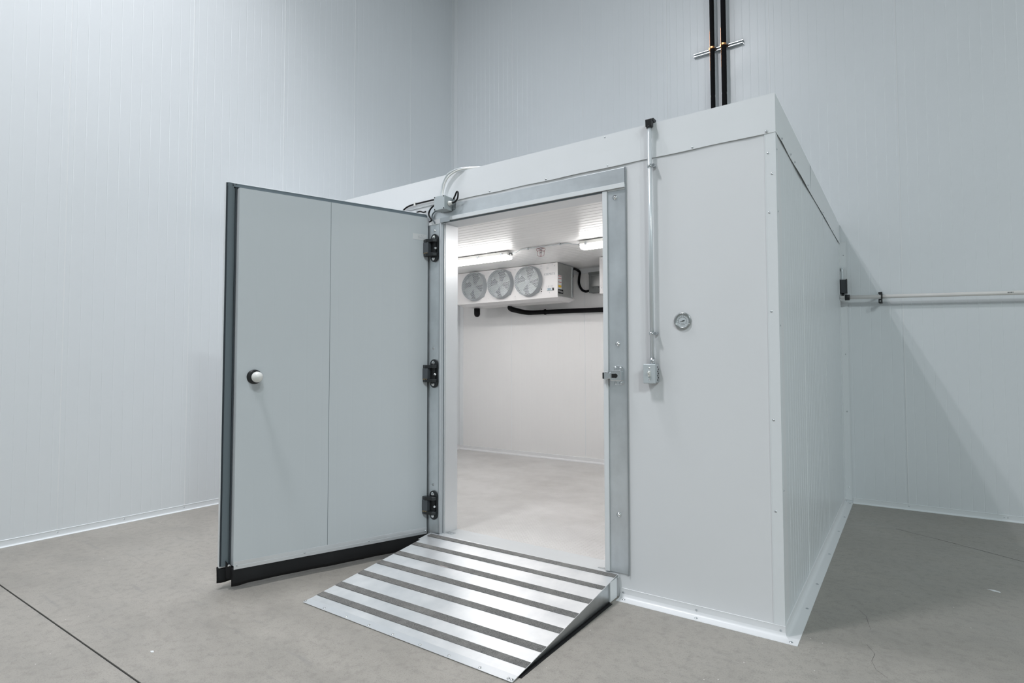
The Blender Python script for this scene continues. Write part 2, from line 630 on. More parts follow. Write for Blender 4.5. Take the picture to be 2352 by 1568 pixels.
b.box(-5.16, -0.10, TW, 3.50, 0.0, 0.14)
b.build('floor_plate', M['checker'], cr)
MB().box(OX0 - .02, OX1 + .09, -0.0250, 0.172, 0.120, 0.1425).build('door_sill', M['sill'], cr, bevel=0.002)

# fascia round the roof edge: thin sheet, lower edge slightly wavy and standing off the wall
def fascia():
    b = MB()
    def sheet(P0, P1, nrm, n, wav):
        """two-sided thin strip from P0 to P1, nrm = outward"""
        nrm = Vector(nrm)
        rows = []
        for i in range(n + 1):
            t = i / n
            p = Vector(P0).lerp(Vector(P1), t)
            o = wav(t)
            top = Vector((p.x, p.y, H)) + nrm * 0.004
            mid = Vector((p.x, p.y, (H + H1) / 2)) + nrm * (0.004 + o[0] * .3)
            bot = Vector((p.x, p.y, H1 + o[1])) + nrm * (0.004 + o[0])
            rows.append([b.v(top), b.v(mid), b.v(bot), b.v(bot - nrm * 0.0016), b.v(mid - nrm * 0.0016), b.v(top - nrm * .0016)])
        for a, c in zip(rows, rows[1:]):
            for k in range(5):
                b.face([a[k], a[k + 1], c[k + 1], c[k]], False)
        b.face(rows[0])
        b.face(rows[-1])
    def wf(t):
        x = t * 5.36
        s = 0.5 + 0.5 * math.sin(x * 9.1) * math.sin(x * 4.3 + 1)
        e = min(1, (1 - t) / 0.03)
        return ((0.0015 + 0.0045 * s * (1 if t > 0.74 else 0.5)) * e, 0.0015 * math.sin(x * 14) * e)
    def ws(t):
        y = t * 3.6
        s = 0.5 + 0.5 * math.sin(y * 5.2 + 2.4)
        e = min(1, t / 0.05)
        return ((0.002 + 0.009 * s * math.exp(-((y - .55) / .5) ** 2) + 0.002 * s) * e, -0.012 * math.exp(-((y - 0.9) / .5) ** 2) * e)
    sheet((XB0, 0, 0), (0.0036, 0, 0), (0, -1, 0), 150, wf)
    sheet((0, -0.0020, 0), (0, YE, 0), (1, 0, 0), 110, ws)
    b.box(XB0, 0.0036, -0.0036, YE, H - 0.0016, H + 0.001)
    o = b.build('roof_fascia', M['fascia'], cr)
    return o
fa = fascia()
# the lap joint in the side fascia
MB().box(0.0035, 0.0065, 1.372, 1.374, H1 + .01, H - .01).build('lap_joint', M['gasket'], fa)
for x in (-1.953, -1.465, -0.997, -0.45, -0.042, -2.9, -3.4):
    screw(fa, (x, -0.008, 2.733), (0, -1, 0), 0.0055)
screw(fa, (-1.017, -0.004, 2.925), (0, -1, 0), 0.0045)
for y in (0.16, 0.46, 0.62, 1.2, 2.1, 2.9):
    screw(fa, (0.010, y, 2.735), (1, 0, 0), 0.0055)

# corner trim (L) with screws
b = MB()
b.prism([(-0.052, 0.0), (-0.052, -0.0025), (0.0025, -0.0025), (0.0025, 0.05), (0.0, 0.05), (0.0, 0.0)], 'z', 0.055, H1 + .03)
b.box(-0.054, -0.050, -0.0035, 0, 0.055, H1 + .02)
ct = b.build('corner_trim', M['trim'], cr)
for x, z in ((-0.037, 2.611), (-0.036, 2.281), (-0.019, 2.493), (-0.035, 1.736), (-0.035, 1.147), (-0.033, 0.658)):
    screw(ct, (x, -0.0025, z), (0, -1, 0), 0.0055)
for z in (2.635, 2.289, 1.66, 0.766):
    screw(ct, (0.0025, 0.034, z), (1, 0, 0), 0.005)
# trim between side wall and back wall of the hall
b = MB()
b.box(0, 0.003, YE - 0.09, YE + .012, 0.03, 2.90)
b.box(0, 0.066, YE + .009, YE + .0125, 0.03, 2.745)
b.box(0.063, 0.068, YE + .007, YE + .0125, 0.03, 2.745)
b.box(0.0, 0.066, YE + .006, YE + .0125, 2.738, 2.745)
wt = b.build('wall_trim', M['trim'], cr)
for z in (2.60, 1.55, 0.95, 0.16):
    screw(wt, (0.036, YE + .009, z), (0, -1, 0), 0.0055, 'zinc')

# floor flashing: coved white strip, front and right side
def flash_profile(n=6):
    P = [(0.0, 0.0), (0.0695, 0.0), (0.0695, 0.0022), (0.026, 0.004)]
    for i in range(1, n):
        a = PI / 2 * i / n
        P.append((0.026 - 0.020 * math.sin(a), 0.004 + 0.020 * (1 - math.cos(a))))
    P += [(0.004, 0.026), (0.0035, 0.056), (0.0045, 0.059), (0.0, 0.060)]
    return P
def flashing():
    b = MB()
    pr = flash_profile()
    # front run with mitred corner
    def run(pts_fn, a, c):
        A = [b.v(pts_fn(p, a)) for p in pr]
        C = [b.v(pts_fn(p, c)) for p in pr]
        for i in range(len(pr)):
            b.face([A[i], C[i], C[(i + 1) % len(pr)], A[(i + 1) % len(pr)]])
        b.face(A)
        b.face(C[::-1])
    run(lambda p, t: ((-0.938 if t == 0 else p[0]), -p[0], p[1]), 0, 1)
    run(lambda p, t: (p[0], (-p[0] if t == 0 else YE + .01), p[1]), 0, 1)
    return b.build('floor_flashing', M['vinyl'], cr)
fl = flashing()
for x, y in ((-0.90, -0.036), (-0.457, -0.040), (0.036, -0.044)):
    screw(fl, (x, y, 0.0032), (0, 0, 1), 0.0085)
for x in (-0.915, -0.465, -0.019):
    screw(fl, (x, -0.004, 0.034), (0, -1, 0), 0.0055)
for y in (0.46, 0.917, 1.636, 2.349, 2.911, 3.54):
    screw(fl, (0.046, y, 0.0032), (0, 0, 1), 0.0085)

# interior skirting and ceiling cove
b = MB()
b.prism([(3.50, .14), (3.47, .14), (3.472, .150), (3.49, .165), (3.493, .205), (3.50, .208)], 'x', -5.16, -0.10)
b.prism([(-5.16, .14), (-5.13, .14), (-5.132, .150), (-5.15, .165), (-5.153, .205), (-5.16, .208)], 'y', TW, 3.50)
b.build('inner_skirting', M['vinyl'], cr)
b = MB()
b.box(-5.16, -0.10, 3.494, 3.50, 2.672, 2.74)
b.box(-5.16, -0.10, 3.491, 3.50, 2.672, 2.676)
b.box(-5.16, -5.10, 3.494, 3.50, .2, 2.68)
b.build('inner_cove', M['trim'], cr)

# ---- door frame
fr = MB().box(-2.575, -0.873, -0.006, 0, 2.600, 2.702).build('door_frame', M['galv_h'], cr, bevel=0.001)
MB().box(-1.000, -0.875, -0.006, 0, 0.150, 2.562).build('latch_side_plate', M['galv'], fr)
MB().box(-2.575, -2.447, -0.006, 0, 0.135, 2.562).build('hinge_side_plate', M['galv'], fr)
b = MB()
b.box(-2.330, -0.878, -0.024, 0, 2.570, 2.599)
b.box(OX1 - .003, -1.001, -0.017, 0, 0.150, 2.566)
b.box(-1.000, -0.878, -0.010, 0, 2.560, 2.569)
b.box(-2.575, -2.430, -0.009, 0, 2.560, 2.600)
b.build('frame_trim', M['trim'], fr, bevel=0.001)
b = MB()
b.box(-2.430, -2.330, -0.022, 0, 2.562, 2.599)
b.box(-0.878, -0.8735, -0.012, 0, 0.145, 2.702)
b.box(-2.447, -2.440, -0.014, 0, 0.14, 2.562)
b.build('frame_edge', M['alu_dark'], fr)
b = MB()     # hinge-side jamb lining: stepped aluminium sections
b.box(-2.440, -2.424, -0.012, 0.0, 0.142, 2.562)
b.box(-2.424, -2.410, -0.004, 0.02, 0.142, 2.562)
b.box(-2.426, OX0 + .004, 0.02, 0.10, 0.142, 2.562)
b.box(-2.426, OX0 + .001, 0.10, TW + .02, 0.142, 2.566)
b.box(OX1 - .001, OX1 + .016, -0.004, TW + .02, 0.142, 2.566)
b.box(OX0, OX1, 0.0, TW + .02, 2.562, 2.582)
b.build('jamb_lining', M['alu'], fr)
b = MB()
b.box(-2.412, -2.406, -0.003, 0.004, 0.15, 2.556)
b.box(OX0, OX1, -0.012, -0.002, 2.560, 2.566)
b.box(OX1 - .006, OX1 - .001, -0.006, 0.004, 0.15, 2.56)
b.build('frame_gasket', M['gasket'], fr)
b = MB()
for k in range(16):
    z = 2.592 + k * 0.0069
    b.box(-0.8795, -0.8755, -0.0128, -0.0118, z, z + 0.0036)
b.build('perforated_edge', M['gasket_dark'], fr)
for x, z in ((-0.950, 2.517), (-0.938, 1.577), (-0.940, 0.508)):
    screw(fr, (x, -0.006, z), (0, -1, 0), 0.013, 'chrome', 'bolt', 0.012)
for x, z in ((-2.499, 2.512), (-2.507, 1.576), (-2.506, 0.511)):
    screw(fr, (x, -0.006, z), (0, -1, 0), 0.0085, 'chrome', 'bolt')
# small corner brackets on the sill
MB().box(-2.406, -2.34, 0.03, 0.075, 0.1425, 0.145).build('sill_bracket', M['zinc'], fr)
MB().box(-1.10, -1.035, 0.015, 0.03, 0.1425, 0.145).build('sill_bracket', M['zinc'], fr)
screw(fr, (-2.385, 0.05, .145), (0, 0, 1), 0.006)
screw(fr, (-2.355, 0.052, .145), (0, 0, 1), 0.006)
screw(fr, (-1.068, 0.04, .1425), (0, 0, 1), 0.005)
screw(fr, (-1.05, 0.043, .1425), (0, 0, 1), 0.005)

# ---- hinges on the frame
def make_hinge(z):
    X = -2.498
    b = MB((X, -0.006, z))
    pts = []
    for i in range(13):
        a = PI * i / 12
        pts.append((X + 0.004 + 0.040 * math.cos(a), z + 0.072 + 0.040 * math.sin(a)))
    for i in range(13):
        a = PI + PI * i / 12
        pts.append((X + 0.004 + 0.040 * math.cos(a), z - 0.072 + 0.040 * math.sin(a)))
    b.prism(pts, 'y', -0.018, -0.006)
    o = b.build('hinge', M['hinge'], cr, bevel=0.002)
    # clevis lugs: two wedge arms that reach out towards the door
    for s in (1, -1):
        c = MB()
        zz = s * 0.055
        prof = [(0.040, -0.010), (-0.052, -0.012), (-0.074, -0.030), (-0.074, -0.052), (-0.040, -0.062), (0.020, -0.046), (0.040, -0.024)]
        c.prism(prof, 'z', zz - 0.012, zz + 0.012)
        c.build('lug', M['hinge'], o, bevel=0.002)
    c = MB()
    c.box(-0.072, -0.020, -0.058, -0.014, -0.043, 0.043)
    c.build('barrel', M['hinge_grey'], o, bevel=0.003)
    c = MB()
    c.box(-0.018, 0.030, -0.026, -0.010, -0.043, 0.043)
    c.build('recess', M['black'], o)
    c = MB()
    c.box(-0.064, -0.026, -0.060, -0.016, -0.047, -0.041)
    c.build('washer', M['brass'], o)
    c = MB()
    c.lathe((0.026, -0.012, -0.006), (0, -1, 0), [(0, 0.011), (0.012, 0.011), (0.018, 0.006)], 12)
    c.build('pin', M['chrome'], o)
    for s in (1, -1):
        screw(o, (-0.004 if s > 0 else -0.006, -0.012, s * 0.083), (0, -1, 0), 0.0155, 'chrome', 'bolt', 0.010)
    return o
for z in (2.372, 1.378, 0.355):
    make_hinge(z)

# ---- latch keeper on the right-hand plate
b = MB((-0.945, -0.006, 1.377))
prof = [(-0.966, 1.432), (-0.954, 1.440), (-0.908, 1.436), (-0.896, 1.422), (-0.896, 1.330), (-0.908, 1.318), (-0.954, 1.318), (-0.964, 1.330)]
b.prism(prof, 'y', -0.014, -0.006)
lk = b.build('latch_keeper', M['chrome'], cr, bevel=0.002)
b = MB()
b.box(-0.030, 0.042, -0.042, -0.006, -0.034, 0.032)
b.build('keeper_body', M['chrome'], lk, bevel=0.006)
b = MB()
b.prism([(-0.020, -0.024), (-0.020, 0.024), (-0.034, 0.019), (-0.064, 0.027), (-0.070, 0.020), (-0.070, -0.020), (-0.064, -0.027), (-0.034, -0.019)], 'y', -0.046, -0.016)
b.build('keeper_tongue', M['chrome'], lk, bevel=0.004)
b = MB()
b.box(-0.082, -0.062, -0.043, -0.020, -0.020, 0.020)
b.build('roller', M['black'], lk, bevel=0.003)
b = MB()
b.lathe((0.008, -0.0410, 0.0), (0, -1, 0), [(0, 0.014), (0.0018, 0.014)], 16)
b.box(-0.018, 0.008, -0.0430, -0.040, -0.013, 0.013)
b.build('keeper_slot', M['black'], lk)
for x, z in ((-0.008, 0.049), (0.026, 0.047), (-0.006, -0.047), (0.028, -0.046)):
    screw(lk, (x, -0.008, z), (0, -1, 0), 0.0085, 'zinc')

# ---- door leaf (local: x along the leaf from the hinges, y towards the viewer side, z up)
W = 1.3875
b = MB()
b.box(-0.03, W + .068, -0.108, -0.052, 0.135, 2.665)
door = b.build('door_leaf', M['trim'], cr, bevel=0.004)
door.location = (-2.56, -0.02, 0)
door.rotation_euler = (0, 0, math.atan2(-0.937, -0.350))
b = MB()
for x0, x1 in ((0.0, 0.7715), (0.7745, W)):
    b.prism([(x0, -0.052), (x1, -0.052), (x1 - (0.010 if x1 == W else 0), 0.0), (x0, 0.0)], 'z', 0.150, 2.622)
b.build('inner_panel', M['door_skin'], door)
b = MB()
b.box(0.760, 0.785, -0.052, -0.002, 0.150, 2.620)
b.build('panel_joint', M['gasket'], door)
b = MB()
for x0, d0, mi in ((W + .002, 0.014, 1), (W + .012, 0.008, 0), (W + .022, 0.020, 0), (W + .030, 0.022, 0), (W + .056, 0.012, 1)):
    b.mi = mi
    b.box(x0, x0 + (0.026 if x0 == W + .030 else 0.009), -0.054, -0.052 + d0, 0.150, 2.655)
b.mi = 0
b.box(-0.02, W + .058, -0.054, -0.032, 2.632, 2.646)
b.box(-0.02, W + .058, -0.054, -0.040, 2.648, 2.656)
b.mi = 1
b.box(-0.02, W + .058, -0.054, -0.044, 2.624, 2.631)
b.build('door_gasket', [M['gasket'], M['gasket_dark']], door)
b = MB()
b.box(0.0, W - .012, -0.001, 0.003, 0.128, 0.177)
b.box(0.0, W - .012, 0.001, 0.006, 0.128, 0.150)
ks = b.build('kick_strip', M['alu'], door)
for x in (0.012, 0.47, 0.93, W - .03):
    screw(ks, (x, 0.006, 0.152), (0, 1, 0), 0.0045)
def sweep(name, y0, x0, x1, z0, z1, curl):
    b = MB()
    n = 60
    rows = []
    for i in range(n + 1):
        t = i / n
        x = x0 + (x1 - x0) * t
        wv = 0.0035 * math.sin(x * 11) + 0.002 * math.sin(x * 27)
        cl = curl * math.exp(-(x / 0.055) ** 2)
        lift = 0.016 * math.exp(-(x / 0.06) ** 2) - 0.010 * math.exp(-((x - x1 + .03) / 0.05) ** 2)
        row = []
        for k in range(6):
            u = k / 5
            z = z1 + (z0 + lift - z1) * u
            y = y0 + (0.018 * math.sin(u * PI / 2) + wv * u + cl * u * u)
            row.append((x, y, z))
        rows.append([b.v(p) for p in row] + [b.v((p[0], p[1] - 0.005, p[2])) for p in row[::-1]])
    m = len(rows[0])
    for a, c in zip(rows, rows[1:]):
        for k in range(m):
            b.face([a[k], c[k], c[(k + 1) % m], a[(k + 1) % m]], True)
    b.face(rows[0])
    b.face(rows[-1][::-1])
    return b.build(name, M['rubber'], door)
sweep('door_sweep', -0.004, -0.008, W + .002, 0.034, 0.140, 0.012)
sweep('door_sweep', -0.070, 0.0, W + .078, 0.052, 0.140, 0.0)
b = MB()
b.prism([(W - .012, 0.136), (W + .002, 0.142), (W + .032, 0.186), (W + .030, 0.080), (W - .012, 0.06)], 'y', -0.040, -0.004)
sw = b.build('sweep_end', M['rubber'], door)
screw(sw, (W + .016, -0.003, 0.158), (0, 1, 0), 0.006, 'chrome')
# push knob
b = MB()
b.lathe((1.270, 0, 1.369), (0, 1, 0), [(0, 0.048), (0.010, 0.047), (0.016, 0.038)], 32)
kn = b.build('push_knob_base', M['black'], door)
b = MB()
b.lathe((1.270, 0.014, 1.369), (0, 1, 0), [(0, 0.014), (0.072, 0.015), (0.074, 0.033), (0.080, 0.0355), (0.092, 0.034), (0.103, 0.028), (0.111, 0.019), (0.116, 0.009), (0.117, 0.001)], 32)
b.build('push_knob', M['white_plastic'], kn)
for x, z in ((1.270 + .022, 1.369 + .032), (1.270 + .026, 1.369 - .024), (1.270 - .03, 1.369 - .03)):
    screw(kn, (x, 0.011, z), (0, 1, 0), 0.005, 'chrome')
# label with print lines
b = MB()
b.box(0.010, 0.131, 0.0, 0.0008, 2.436, 2.482)
lb = b.build('rating_label', M['paper'], door)
b = MB()
for k, (x0, x1) in enumerate(((0.035, 0.094), (0.048, 0.094), (0.030, 0.090), (0.040, 0.092))):
    z = 2.472 - k * 0.0085
    n = int((x1 - x0) / 0.006)
    for i in range(n):
        if random.random() < 0.75:
            b.box(x0 + i * .006, x0 + i * .006 + .004, 0.0008, 0.0011, z - .0022, z)
b.build('label_print', M['ink'], lb)
# door latch on the outer face
b = MB()
b.box(W - .045, W + .055, -0.122, -0.108, 1.335, 1.425)
dl = b.build('door_latch', M['zinc'], door, bevel=0.004)
b = MB()
b.prism([(-0.122, 1.350), (-0.150, 1.352), (-0.176, 1.360), (-0.180, 1.398), (-0.150, 1.408), (-0.122, 1.410)], 'x', W - .03, W + .045)
b.build('latch_handle', M['zinc'], dl, bevel=0.004)
# hinge straps on the leaf
for z in (2.372, 1.378, 0.355):
    b = MB()
    b.box(-0.034, 0.10, -0.118, -0.108, z - .04, z + .04)
    b.build('hinge_strap', M['hinge'], door, bevel=0.003)

# ================================================================== RAMP
RX0, RX1 = -2.493, -0.945
ramp = thing('access_ramp', 'low galvanised metal ramp with seven black grip strips at the cold room doorway', 'ramp', (RX0, -1.175, 0))
RO = (RX0, -1.175, 0)
def rz(y):   # deck height
    return 0.141 * (y + 1.178) / 1.172 + 0.0015
def deckbox(b, x0, x1, y0, y1, t0, t1, sk=0.0):
    P = []
    for t in (t0, t1):
        P.append([b.v((x, y + (sk if x == x0 else 0), rz(y) + t)) for x, y in ((x0, y0), (x1, y0), (x1, y1), (x0, y1))])
    A, B = P
    b.face(A[::-1])
    b.face(B)
    for i in range(4):
        b.face([A[i], A[(i + 1) % 4], B[(i + 1) % 4], B[i]])
b = MB(RO)
deckbox(b, RX0, RX1, -1.176, -0.026, 0.0, 0.003)
deckbox(b, RX0 - .022, RX0, -0.16, -0.026, 0.0, 0.003)
dk = b.build('deck', M['deck'], ramp)
dk.location = (0, 0, 0)
b = MB(RO)
deckbox(b, RX0, RX1, -1.178, -1.130, 0.003, 0.0042)
o = b.build('nosing', M['alu'], ramp)
o.location = (0, 0, 0)
for (y0, y1) in ((-0.071, -0.027), (-0.239, -0.194), (-0.415, -0.363), (-0.579, -0.529), (-0.745, -0.694), (-0.925, -0.873), (-1.063, -1.016)):
    b = MB(RO)
    deckbox(b, RX0 + .004, RX1 - .002, y0, y1, 0.003, 0.0042, -0.018)
    o = b.build('grip_strip', M['grip'], ramp)
    o.location = (0, 0, 0)
# side skirts (triangular sheet), rubber foot under them with a dark lip as floor shade
for x0, x1 in ((RX1 - .014, RX1 - .011), (RX0 + .011, RX0 + .014)):
    b = MB(RO)
    b.prism([(-1.16, 0.002), (-0.125, 0.008), (-0.125, rz(-0.125) - .001), (-1.16, rz(-1.16))], 'x', x0, x1)
    o = b.build('side_skirt', M['skirt'], ramp)
    o.location = (0, 0, 0)
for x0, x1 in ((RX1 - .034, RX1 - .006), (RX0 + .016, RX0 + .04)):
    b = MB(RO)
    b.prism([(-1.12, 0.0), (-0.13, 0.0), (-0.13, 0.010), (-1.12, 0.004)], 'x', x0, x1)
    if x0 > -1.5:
        b.prism([(-1.12, 0.0), (-0.13, 0.0), (-0.13, 0.004), (-1.12, 0.003)], 'x', x1, RX1 + .012)  # outer lip: dark strip standing in for the shade beside the ramp
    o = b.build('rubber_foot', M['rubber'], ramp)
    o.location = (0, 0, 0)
b = MB(RO)
b.box(RX0 - .018, RX1 - .004, -0.122, -0.026, 0.004, 0.124)
o = b.build('riser_block', M['trim'], ramp, bevel=0.001)
o.location = (0, 0, 0)
for x in (-2.487, -2.309, -2.11, -1.919, -1.73, -1.53, -1.337, -1.14, -0.975, -0.955):
    screw(ramp, (x - RX0, -1.163 + 1.175, rz(-1.163) + .0042), (0, 0, 1), 0.0075, 'chrome', 'rivet')
b = MB(RO)
deckbox(b, -2.05, -1.985, -0.432, -0.405, 0.0042, 0.005)
o = b.build('pink_tape', base_mat('pink masking tape', (0.70, 0.61, 0.60), 0.6), ramp)
o.location = (0, 0, 0)

# ================================================================== THINGS ON THE COLD ROOM FRONT
# electrical conduit
t = thing('electrical_conduit', 'thin steel conduit running up the cold room front from switch to roof edge', 'conduit', (-0.700, -0.0355, 1.45))
b = MB()
b.cyl((0, 0, 0.012), (-0.004, 0, 1.462), 0.0125, 16)
b.build('conduit_tube', M['emt'], t)
b = MB()
b.cyl((0, 0, 0.0), (0, 0, 0.035), 0.0155, 14)
b.build('coupling', M['zinc'], t)
for z in (1.205, 0.176):
    b = MB()
    b.lathe((-0.002, 0, z), (0, 0, 1), [(0, 0.0165), (0.016, 0.0165)], 16)
    b.box(0.010, 0.030, 0.012, 0.030, z, z + .016)
    b.cyl((0.022, 0.018, z + .008), (0.022, -0.010, z + .008), 0.009, 12)
    b.build('clamp', M['zinc'], t)
b = MB()
b.prism([(-0.018, 1.456), (0.018, 1.456), (0.020, 1.490), (0.036, 1.500), (0.040, 1.507), (-0.022, 1.500)], 'x', -0.022, 0.016)
b.lathe((-0.003, 0, 1.45), (0, 0, 1), [(0, 0.019), (0.012, 0.019)], 14)
b.build('elbow_fitting', M['black'], t, bevel=0.003)
b = MB()
b.box(0.006, 0.020, 0.010, 0.055, 1.493, 1.512)
b.build('elbow_bracket', M['black'], t)
# switch
t = thing('light_switch', 'grey metal light switch box at the lower end of the conduit', 'light switch', (-0.712, 0, 1.39))
b = MB()
b.box(-0.034, 0.042, -0.047, -0.001, -0.052, 0.060)
o = b.build('back_box', M['zinc'], t, bevel=0.006)
b = MB()
for k in range(7):
    b.box(0.0420, 0.0430, -0.036 + 0.012 * (k % 2), -0.028 + 0.012 * (k % 2), -0.040 + k * 0.013, -0.032 + k * 0.013)
b.build('knockouts', M['dark'], o)
b = MB()
b.box(-0.040, 0.037, -0.055, -0.047, -0.057, 0.060)
b.build('cover_plate', M['grey_switch'], t, bevel=0.007, seg=3)
b = MB()
b.box(-0.009, 0.007, -0.059, -0.055, -0.016, 0.018)
b.prism([(-0.057, 0.016), (-0.074, 0.012), (-0.074, 0.004), (-0.057, -0.006)], 'x', -0.006, 0.004)
b.build('toggle', M['white_plastic'], t, bevel=0.001)
for z in (0.036, -0.032):
    screw(t, (-0.001, -0.055, z), (0, -1, 0), 0.005, 'chrome')
# dial thermometer
t = thing('dial_thermometer', 'round dial thermometer with grey bezel set in the cold room front', 'thermometer', (-0.523, -0.0006, 1.705))
b = MB()
b.lathe((0, 0, 0), (0, -1, 0), [(0, 0.050), (0.006, 0.051), (0.010, 0.047), (0.010, 0.039), (0.006, 0.037)], 40, caps=False)
b.build('bezel', M['bezel'], t)
b = MB()
b.lathe((0, 0, 0), (0, -1, 0), [(0, 0.038), (0.006, 0.038)], 36)
b.build('dial_face', M['dial'], t)
b = MB()
def arc(b, r0, r1, a0, a1, n, y):
    for i in range(n):
        p, q = a0 + (a1 - a0) * i / n, a0 + (a1 - a0) * (i + 1) / n
        b.face([b.v((r * math.sin(a), y, r * math.cos(a))) for r, a in ((r0, p), (r1, p), (r1, q), (r0, q))])
arc(b, 0.0225, 0.0245, -2.3, 2.3, 40, -0.0063)
for k in range(12):
    a = -2.2 + 4.4 * k / 11
    arc(b, 0.027, 0.031, a - .035, a + .035, 1, -0.0063)
b.box(-0.012, 0.014, -0.0066, -0.0062, -0.0235, -0.0220)
for x in (-.010, -.002, .006):
    b.box(x, x + .003, -0.0066, -0.0062, -0.016, -0.012)
b.build('dial_markings', M['ink_dark'], t)
b = MB()
b.prism([(-0.017, -0.0045), (0.010, 0.0), (0.014, 0.0028), (0.013, 0.0052), (0.009, 0.004), (-0.0165, -0.0033)], 'y', -0.0085, -0.0075)
b.cyl((0.002, -0.006, 0.0), (0.002, -0.009, 0.0), 0.003, 10)
b.build('needle', M['black'], t)
for a in (0.0, 2.0, -2.0):
    screw(t, (0.044 * math.sin(a), -0.010, 0.044 * math.cos(a)), (0, -1, 0), 0.0035, 'chrome')

# junction box above the door with its cables
JB = (-2.42, 0, 2.70)
t = thing('junction_box', 'square grey junction box with black cables above the door hinges', 'junction box', JB)
b = MB(JB)
b.box(-2.418, -2.314, -0.088, -0.0125, 2.640, 2.745)
o = b.build('box_body', M['grey_box'], t, bevel=0.004)
o.location = (0, 0, 0)
b = MB(JB)
b.box(-2.420, -2.312, -0.104, -0.088, 2.638, 2.747)
o = b.build('box_lid', M['grey_box'], t, bevel=0.003)
o.location = (0, 0, 0)
for x in (-2.412, -2.320):
    for z in (2.646, 2.739):
        screw(t, (x - JB[0], -0.104, z - JB[2]), (0, -1, 0), 0.0045, 'black')
b = MB(JB)
b.box(-2.405, -2.286, -0.0125, -0.0105, 2.65, 2.735)
o = b.build('mounting_bracket', M['zinc'], t)
o.location = (0, 0, 0)
for c, ax, pr in (((-2.314, -0.052, 2.690), (1, 0, 0), [(0, 0.019), (0.010, 0.019), (0.011, 0.015), (0.030, 0.014), (0.036, 0.010)]), ((-2.390, -0.045, 2.745), (0, 0, 1), [(0, 0.019), (0.014, 0.018)])):
    b = MB(JB)
    b.lathe(c, ax, pr, 14)
    o = b.build('cable_gland', M['white_plastic'], t)
    o.location = (0, 0, 0)
def cable(pts, r, mat, name='cable'):
    b = MB(JB)
    b.tube(pts, r, 10, 7)
    o = b.build(name, M[mat], t)
    o.location = (0, 0, 0)
    return o
cable([(-2.282, -0.052, 2.690), (-2.255, -0.055, 2.690), (-2.225, -0.055, 2.712), (-2.222, -0.05, 2.755), (-2.238, -0.045, 2.772), (-2.262, -0.035, 2.752), (-2.292, -0.022, 2.728)], 0.0065, 'rubber')
cable([(-2.420, -0.030, 2.752), (-2.50, -0.022, 2.757), (-2.65, -0.018, 2.757), (-2.73, -0.018, 2.756), (-2.80, -0.018, 2.745), (-2.845, -0.018, 2.722), (-2.868, -0.018, 2.700), (-2.875, -0.018, 2.68)], 0.0065, 'rubber')
cable([(-2.420, -0.045, 2.708), (-2.480, -0.042, 2.700), (-2.520, -0.040, 2.675), (-2.533, -0.040, 2.642), (-2.518, -0.040, 2.612), (-2.500, -0.042, 2.590), (-2.52, -0.05, 2.575)], 0.0065, 'rubber')
cable([(-2.405, -0.030, 2.642), (-2.47, -0.022, 2.662), (-2.510, -0.018, 2.645), (-2.520, -0.016, 2.612), (-2.50, -0.014, 2.585), (-2.49, -0.016, 2.57)], 0.005, 'gasket')
cable([(-2.70, -0.02, 2.672), (-2.672, -0.024, 2.684), (-2.64, -0.024, 2.684), (-2.61, -0.022, 2.674), (-2.585, -0.018, 2.676)], 0.006, 'rubber')
cable([(-2.398, -0.045, 2.755), (-2.398, -0.042, 2.800), (-2.388, -0.038, 2.860), (-2.350, -0.034, 2.920), (-2.285, -0.024, 2.950), (-2.20, -0.004, 2.958), (-2.05, 0.06, 2.955)], 0.0075, 'emt', 'flexible_conduit')
cable([(-2.382, -0.045, 2.755), (-2.381, -0.042, 2.800), (-2.370, -0.038, 2.855), (-2.335, -0.034, 2.905), (-2.275, -0.024, 2.938), (-2.20, -0.008, 2.950), (-2.05, 0.05, 2.952)], 0.0065, 'white_plastic', 'flexible_conduit')
for bx in ((-2.712, -2.696, -0.028, -0.0105, 2.742, 2.768), (-2.882, -2.862, -0.026, -0.0105, 2.672, 2.700)):
    b = MB(JB)
    b.box(*bx)
    o = b.build('cable_clip', M['white_plastic'], t)
    o.location = (0, 0, 0)

# ================================================================== BACK WALL SERVICES
for x, lab, r in ((-1.264, 'thinner vertical black insulated pipe on the back wall, towards the hall corner', 0.027), (-1.132, 'thicker vertical black insulated pipe on the back wall, where the strut sticks out least', 0.030)):
    t = thing('insulated_pipe', lab, 'pipe', (x, 3.512, 2.945), group='black insulated pipes on the back wall')
    b = MB()
    zs = [0.0, 0.8, 1.68, 1.70, 1.72, 2.1, 2.6, 3.2, 4.0, 6.4]
    b.lathe((0, 0, 0), (0, 0, 1), [(z, r * (0.90 if z == 1.70 else 1.0 + 0.03 * math.sin(z * 7))) for z in zs], 16)
    b.build('foam_sleeve', M['foam'], t)
    b = MB()
    b.lathe((0, 0, 2.272), (0, 0, 1), [(0, r + .0015), (0.026, r + .0015)], 16, caps=False)
    b.box(-r - .012, -r + .002, -0.006, 0.045, 2.272, 2.298)
    b.box(-0.010, 0.002, -r - .008, -r, 2.275, 2.295)
    b.box(0.005, 0.012, -r - .006, -r + .002, 2.278, 2.290)
    b.build('pipe_clamp', [M['copper']], t)
    # seam of copper tape on the sleeve's left side
    b = MB()
    b.box(-r - .001, -r + .003, -0.004, 0.004, 2.02, 2.50)
    b.build('sleeve_seam', M['copper'], t)
b = MB((-1.21, 3.58, 5.21))
